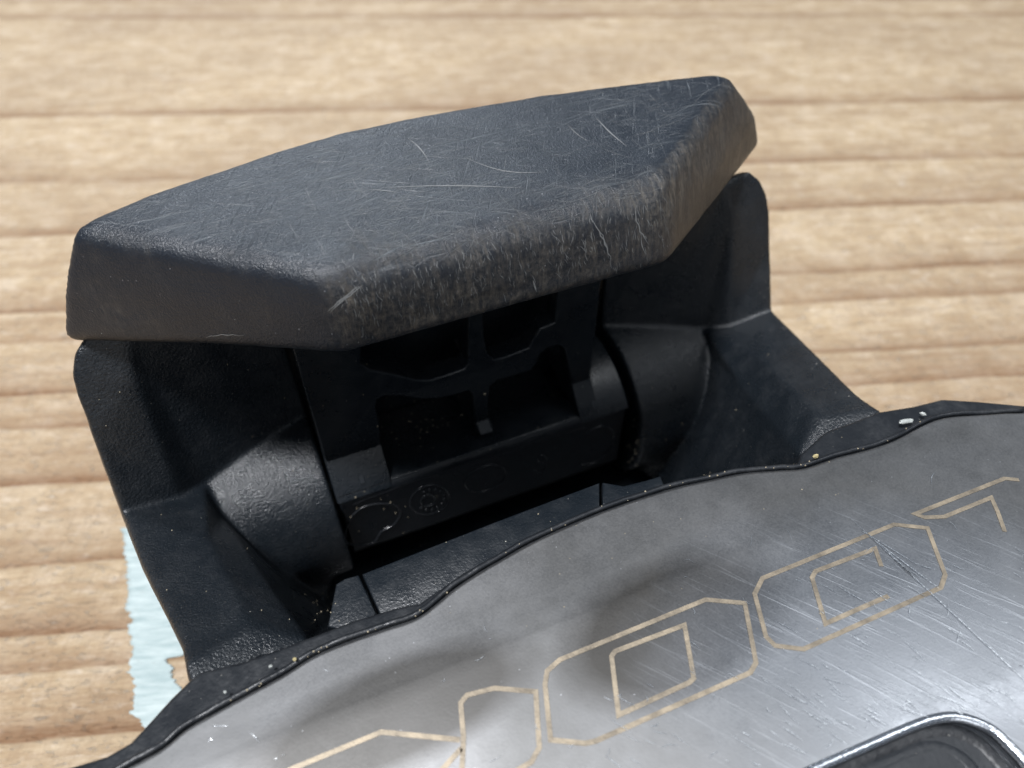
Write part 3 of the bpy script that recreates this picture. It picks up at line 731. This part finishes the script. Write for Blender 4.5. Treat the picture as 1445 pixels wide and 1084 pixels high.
# long hairline scratches: thin ribbons laid on the surface by ray casting
dg = bpy.context.evaluated_depsgraph_get()
bv = BVHTree.FromPolygons([v.co.copy() for v in me.vertices], [tuple(p.vertices) for p in me.polygons])
camL = Vector(L(O0))
def hit(px, py):
    d = Vector(ray(px, py)).normalized(); h = bv.ray_cast(camL, d)
    return (h[0], h[1]) if h[0] is not None else None
SV = []; SF = []
def scr(a, b_, wd, bend=0, K=10, wob=0.0, nmin=None):
    pts = []
    A, B = np.array(a, float), np.array(b_, float); nrm = np.array([-(B - A)[1], (B - A)[0]]); nrm /= np.linalg.norm(nrm) + 1e-9
    for i in range(K):
        t = i / (K - 1); q = A + (B - A) * t + nrm * (bend * math.sin(math.pi * t) + random.gauss(0, wob)); h = hit(*q)
        if h is None or (nmin is not None and (h[1].z < nmin or (h[0].x < (1.0 - BASE[0]) * CM and h[1].z < .9))): return
        pts.append(h)
    if any((pts[i + 1][0] - pts[i][0]).length > .004 for i in range(K - 1)): return
    base = len(SV)
    for i, (p, nn) in enumerate(pts):
        t = (pts[min(i + 1, K - 1)][0] - pts[max(i - 1, 0)][0]); s = t.cross(nn)
        if s.length < 1e-12: s = Vector((0, 0, 1))
        s.normalize(); k = (.15 + .85 * math.sin(math.pi * i / (K - 1))) * wd * CM / 2
        c_ = p + nn * (.0022 * CM); SV.append(tuple(c_ + s * k)); SV.append(tuple(c_ - s * k))
    for i in range(K - 1): SF.append((base + 2 * i, base + 2 * i + 1, base + 2 * i + 3, base + 2 * i + 2))
scr((540, 265), (742, 266), .012, -3); scr((655, 222), (770, 243), .012, 9, 12); scr((840, 165), (885, 207), .012, 2); scr((462, 440), (508, 403), .010, -1, 10, .5); scr((466, 441), (500, 410), .008, -1, 10, .5); scr((472, 432), (512, 402), .008, 1, 10, .5)
scr((835, 310), (862, 376), .010, -5, 12, 1.2); scr((838, 316), (860, 366), .008, -3, 12, 1.2); scr((898, 290), (916, 345), .009, 6, 12, 1.6); scr((905, 330), (912, 360), .008, 3); scr((752, 395), (757, 412), .014, 0)
scr((560, 272), (520, 268), .01, 1); scr((575, 195), (605, 228), .01, -3); scr((800, 175), (830, 200), .008, 2); scr((290, 476), (345, 474), .008, -2, 8, .8)
CL = [(random.uniform(180, 1000), random.uniform(130, 400), random.uniform(25, 90)) for _ in range(26)]
for i in range(1150):
    c_ = random.choice(CL); x = random.gauss(c_[0], c_[2] * 1.3); y = random.gauss(c_[1], c_[2] * .5); ln = random.choice([8, 12, 18, 30, 55]) * random.uniform(.6, 1.3)
    an = math.radians(random.choice([random.gauss(-14, 9), random.gauss(-14, 9), random.gauss(-14, 9), random.gauss(6, 9), random.gauss(-30, 22), random.gauss(40, 22)]))
    scr((x, y), (x + ln * math.cos(an), y + ln * math.sin(an)), random.uniform(.0010, .0026), random.gauss(0, .05) * ln, 6, .08, .6)
for i in range(420):
    t = random.random(); x = 480 + 470 * t; y = 415 - 118 * t + random.gauss(14, 26); ln = random.uniform(3, 16)
    an = math.radians(random.gauss(76, 14))
    scr((x, y), (x + ln * math.cos(an), y + ln * math.sin(an)), random.uniform(.0016, .0055), random.gauss(0, .06) * ln, 5, .25)
for i in range(90):
    x = random.uniform(930, 1050); y = 250 - (x - 930) * 1.05 + random.uniform(-10, 80); ln = random.uniform(6, 34)
    scr((x, y), (x + ln * .1, y + ln), random.uniform(.0015, .0035), random.uniform(-1, 1), 6, .15)
sm_ = bpy.data.meshes.new('jaw_scratches'); sm_.from_pydata(SV, [], SF); sm_.materials.append(MAT_SCR)
so_ = bpy.data.objects.new('jaw_scratches', sm_); C.objects.link(so_); so_.parent = jaw; so_['kind'] = 'stuff'

# ------------------------------------------------------------------ crumbs of grit lying on the pedal
def crumb(px, py, z, size, col, label, name='grit_crumb', flat=.6):
    bm = bmesh.new(); bmesh.ops.create_icosphere(bm, subdivisions=2, radius=1)
    r = random.Random(px)
    for v in bm.verts:
        v.co *= r.uniform(.75, 1.2); v.co.x *= size[0] * CM; v.co.y *= size[1] * CM; v.co.z *= size[2] * CM
    me = bpy.data.meshes.new(name); bm.to_mesh(me); bm.free(); me.materials.append(col)
    p = RM @ Vector(L(U(px, py, z))); o = bpy.data.objects.new(name, me); C.objects.link(o)
    o.location = p + Vector((0, 0, size[2] * CM * .55)); o.rotation_euler = (0, 0, r.uniform(0, 3)); o['label'] = label; o['category'] = 'grit'; o['group'] = 'crumbs of grit on the pedal'
    return o
G1 = plain('straw_grit', (.45, .38, .20), .5); G2 = plain('pale_grit', (.38, .40, .38), .4)
crumb(1151, 645, .67, (.026, .018, .02), G1, 'small straw coloured crumb in the rim at the corner right of the hinge')
crumb(1278, 596, .66, (.07, .022, .022), G2, 'largest pale translucent crumb caught in the rim at upper right')
crumb(1302, 585, .66, (.028, .014, .016), G2, 'pale crumb just right of the largest one in the rim')
crumb(416, 931, .665, (.014, .012, .012), G1, 'tiny yellowish grain on the rim at lower left')
crumb(382, 941, .665, (.013, .012, .012), G2, 'tiny grey grain on the rim left of the yellowish one')
crumb(318, 977, .665, (.012, .011, .011), G2, 'tiny grey grain on the rim nearest the left wing')

# fine dust caught in the hinge pockets, on the drum and along the rim
bm = bmesh.new(); dgr = bpy.context.evaluated_depsgraph_get(); dgr.update(); rr2 = random.Random(5); nd = 0
def world_hit(px, py):
    d = ray(px, py); dw = Vector((d[0] * cP - d[1] * sP, d[0] * sP + d[1] * cP, d[2])).normalized()
    ok, loc, nn, _, ob, _ = sc.ray_cast(dgr, camo.location, dw)
    return (loc, nn) if ok and ob.name != 'wooden_board' else None
spots = [(rr2.gauss(600, 16), rr2.gauss(600, 14), 1.0) for _ in range(26)] + [(rr2.gauss(545, 14), rr2.gauss(588, 14), .8) for _ in range(10)] + [(684, 556, 2.6), (652, 586, 1.5), (648, 560, 1.3)]
spots += [(rr2.uniform(490, 640), rr2.uniform(690, 770), .8) for _ in range(22)] + [(rr2.gauss(893, 5), rr2.gauss(628, 18), 1.2) for _ in range(16)]
spots += [(rr2.uniform(430, 480), rr2.uniform(790, 880), .8) for _ in range(16)] + [(rr2.uniform(110, 1200), rr2.uniform(500, 900), .6) for _ in range(70)]
spots += [(x, 0, .8) for x in [rr2.uniform(300, 1300) for _ in range(40)]]
for x, y, k in spots:
    if y == 0:
        y = float(np.interp(x, [q[0] for q in PL[:28]], [q[1] for q in PL[:28]])) - rr2.uniform(3, 9)
    h = world_hit(x, y)
    if h is None: continue
    r_ = bmesh.ops.create_icosphere(bm, subdivisions=1, radius=.0085 * CM * k * rr2.uniform(.6, 1.3), matrix=Matrix.Translation(h[0]))
me = bpy.data.meshes.new('dust'); bm.to_mesh(me); bm.free(); me.materials.append(plain('tan_dust', (.36, .31, .22), .7))
du = bpy.data.objects.new('dust', me); C.objects.link(du); du['kind'] = 'stuff'; du['label'] = 'fine tan dust specks scattered over the hinge and rim'
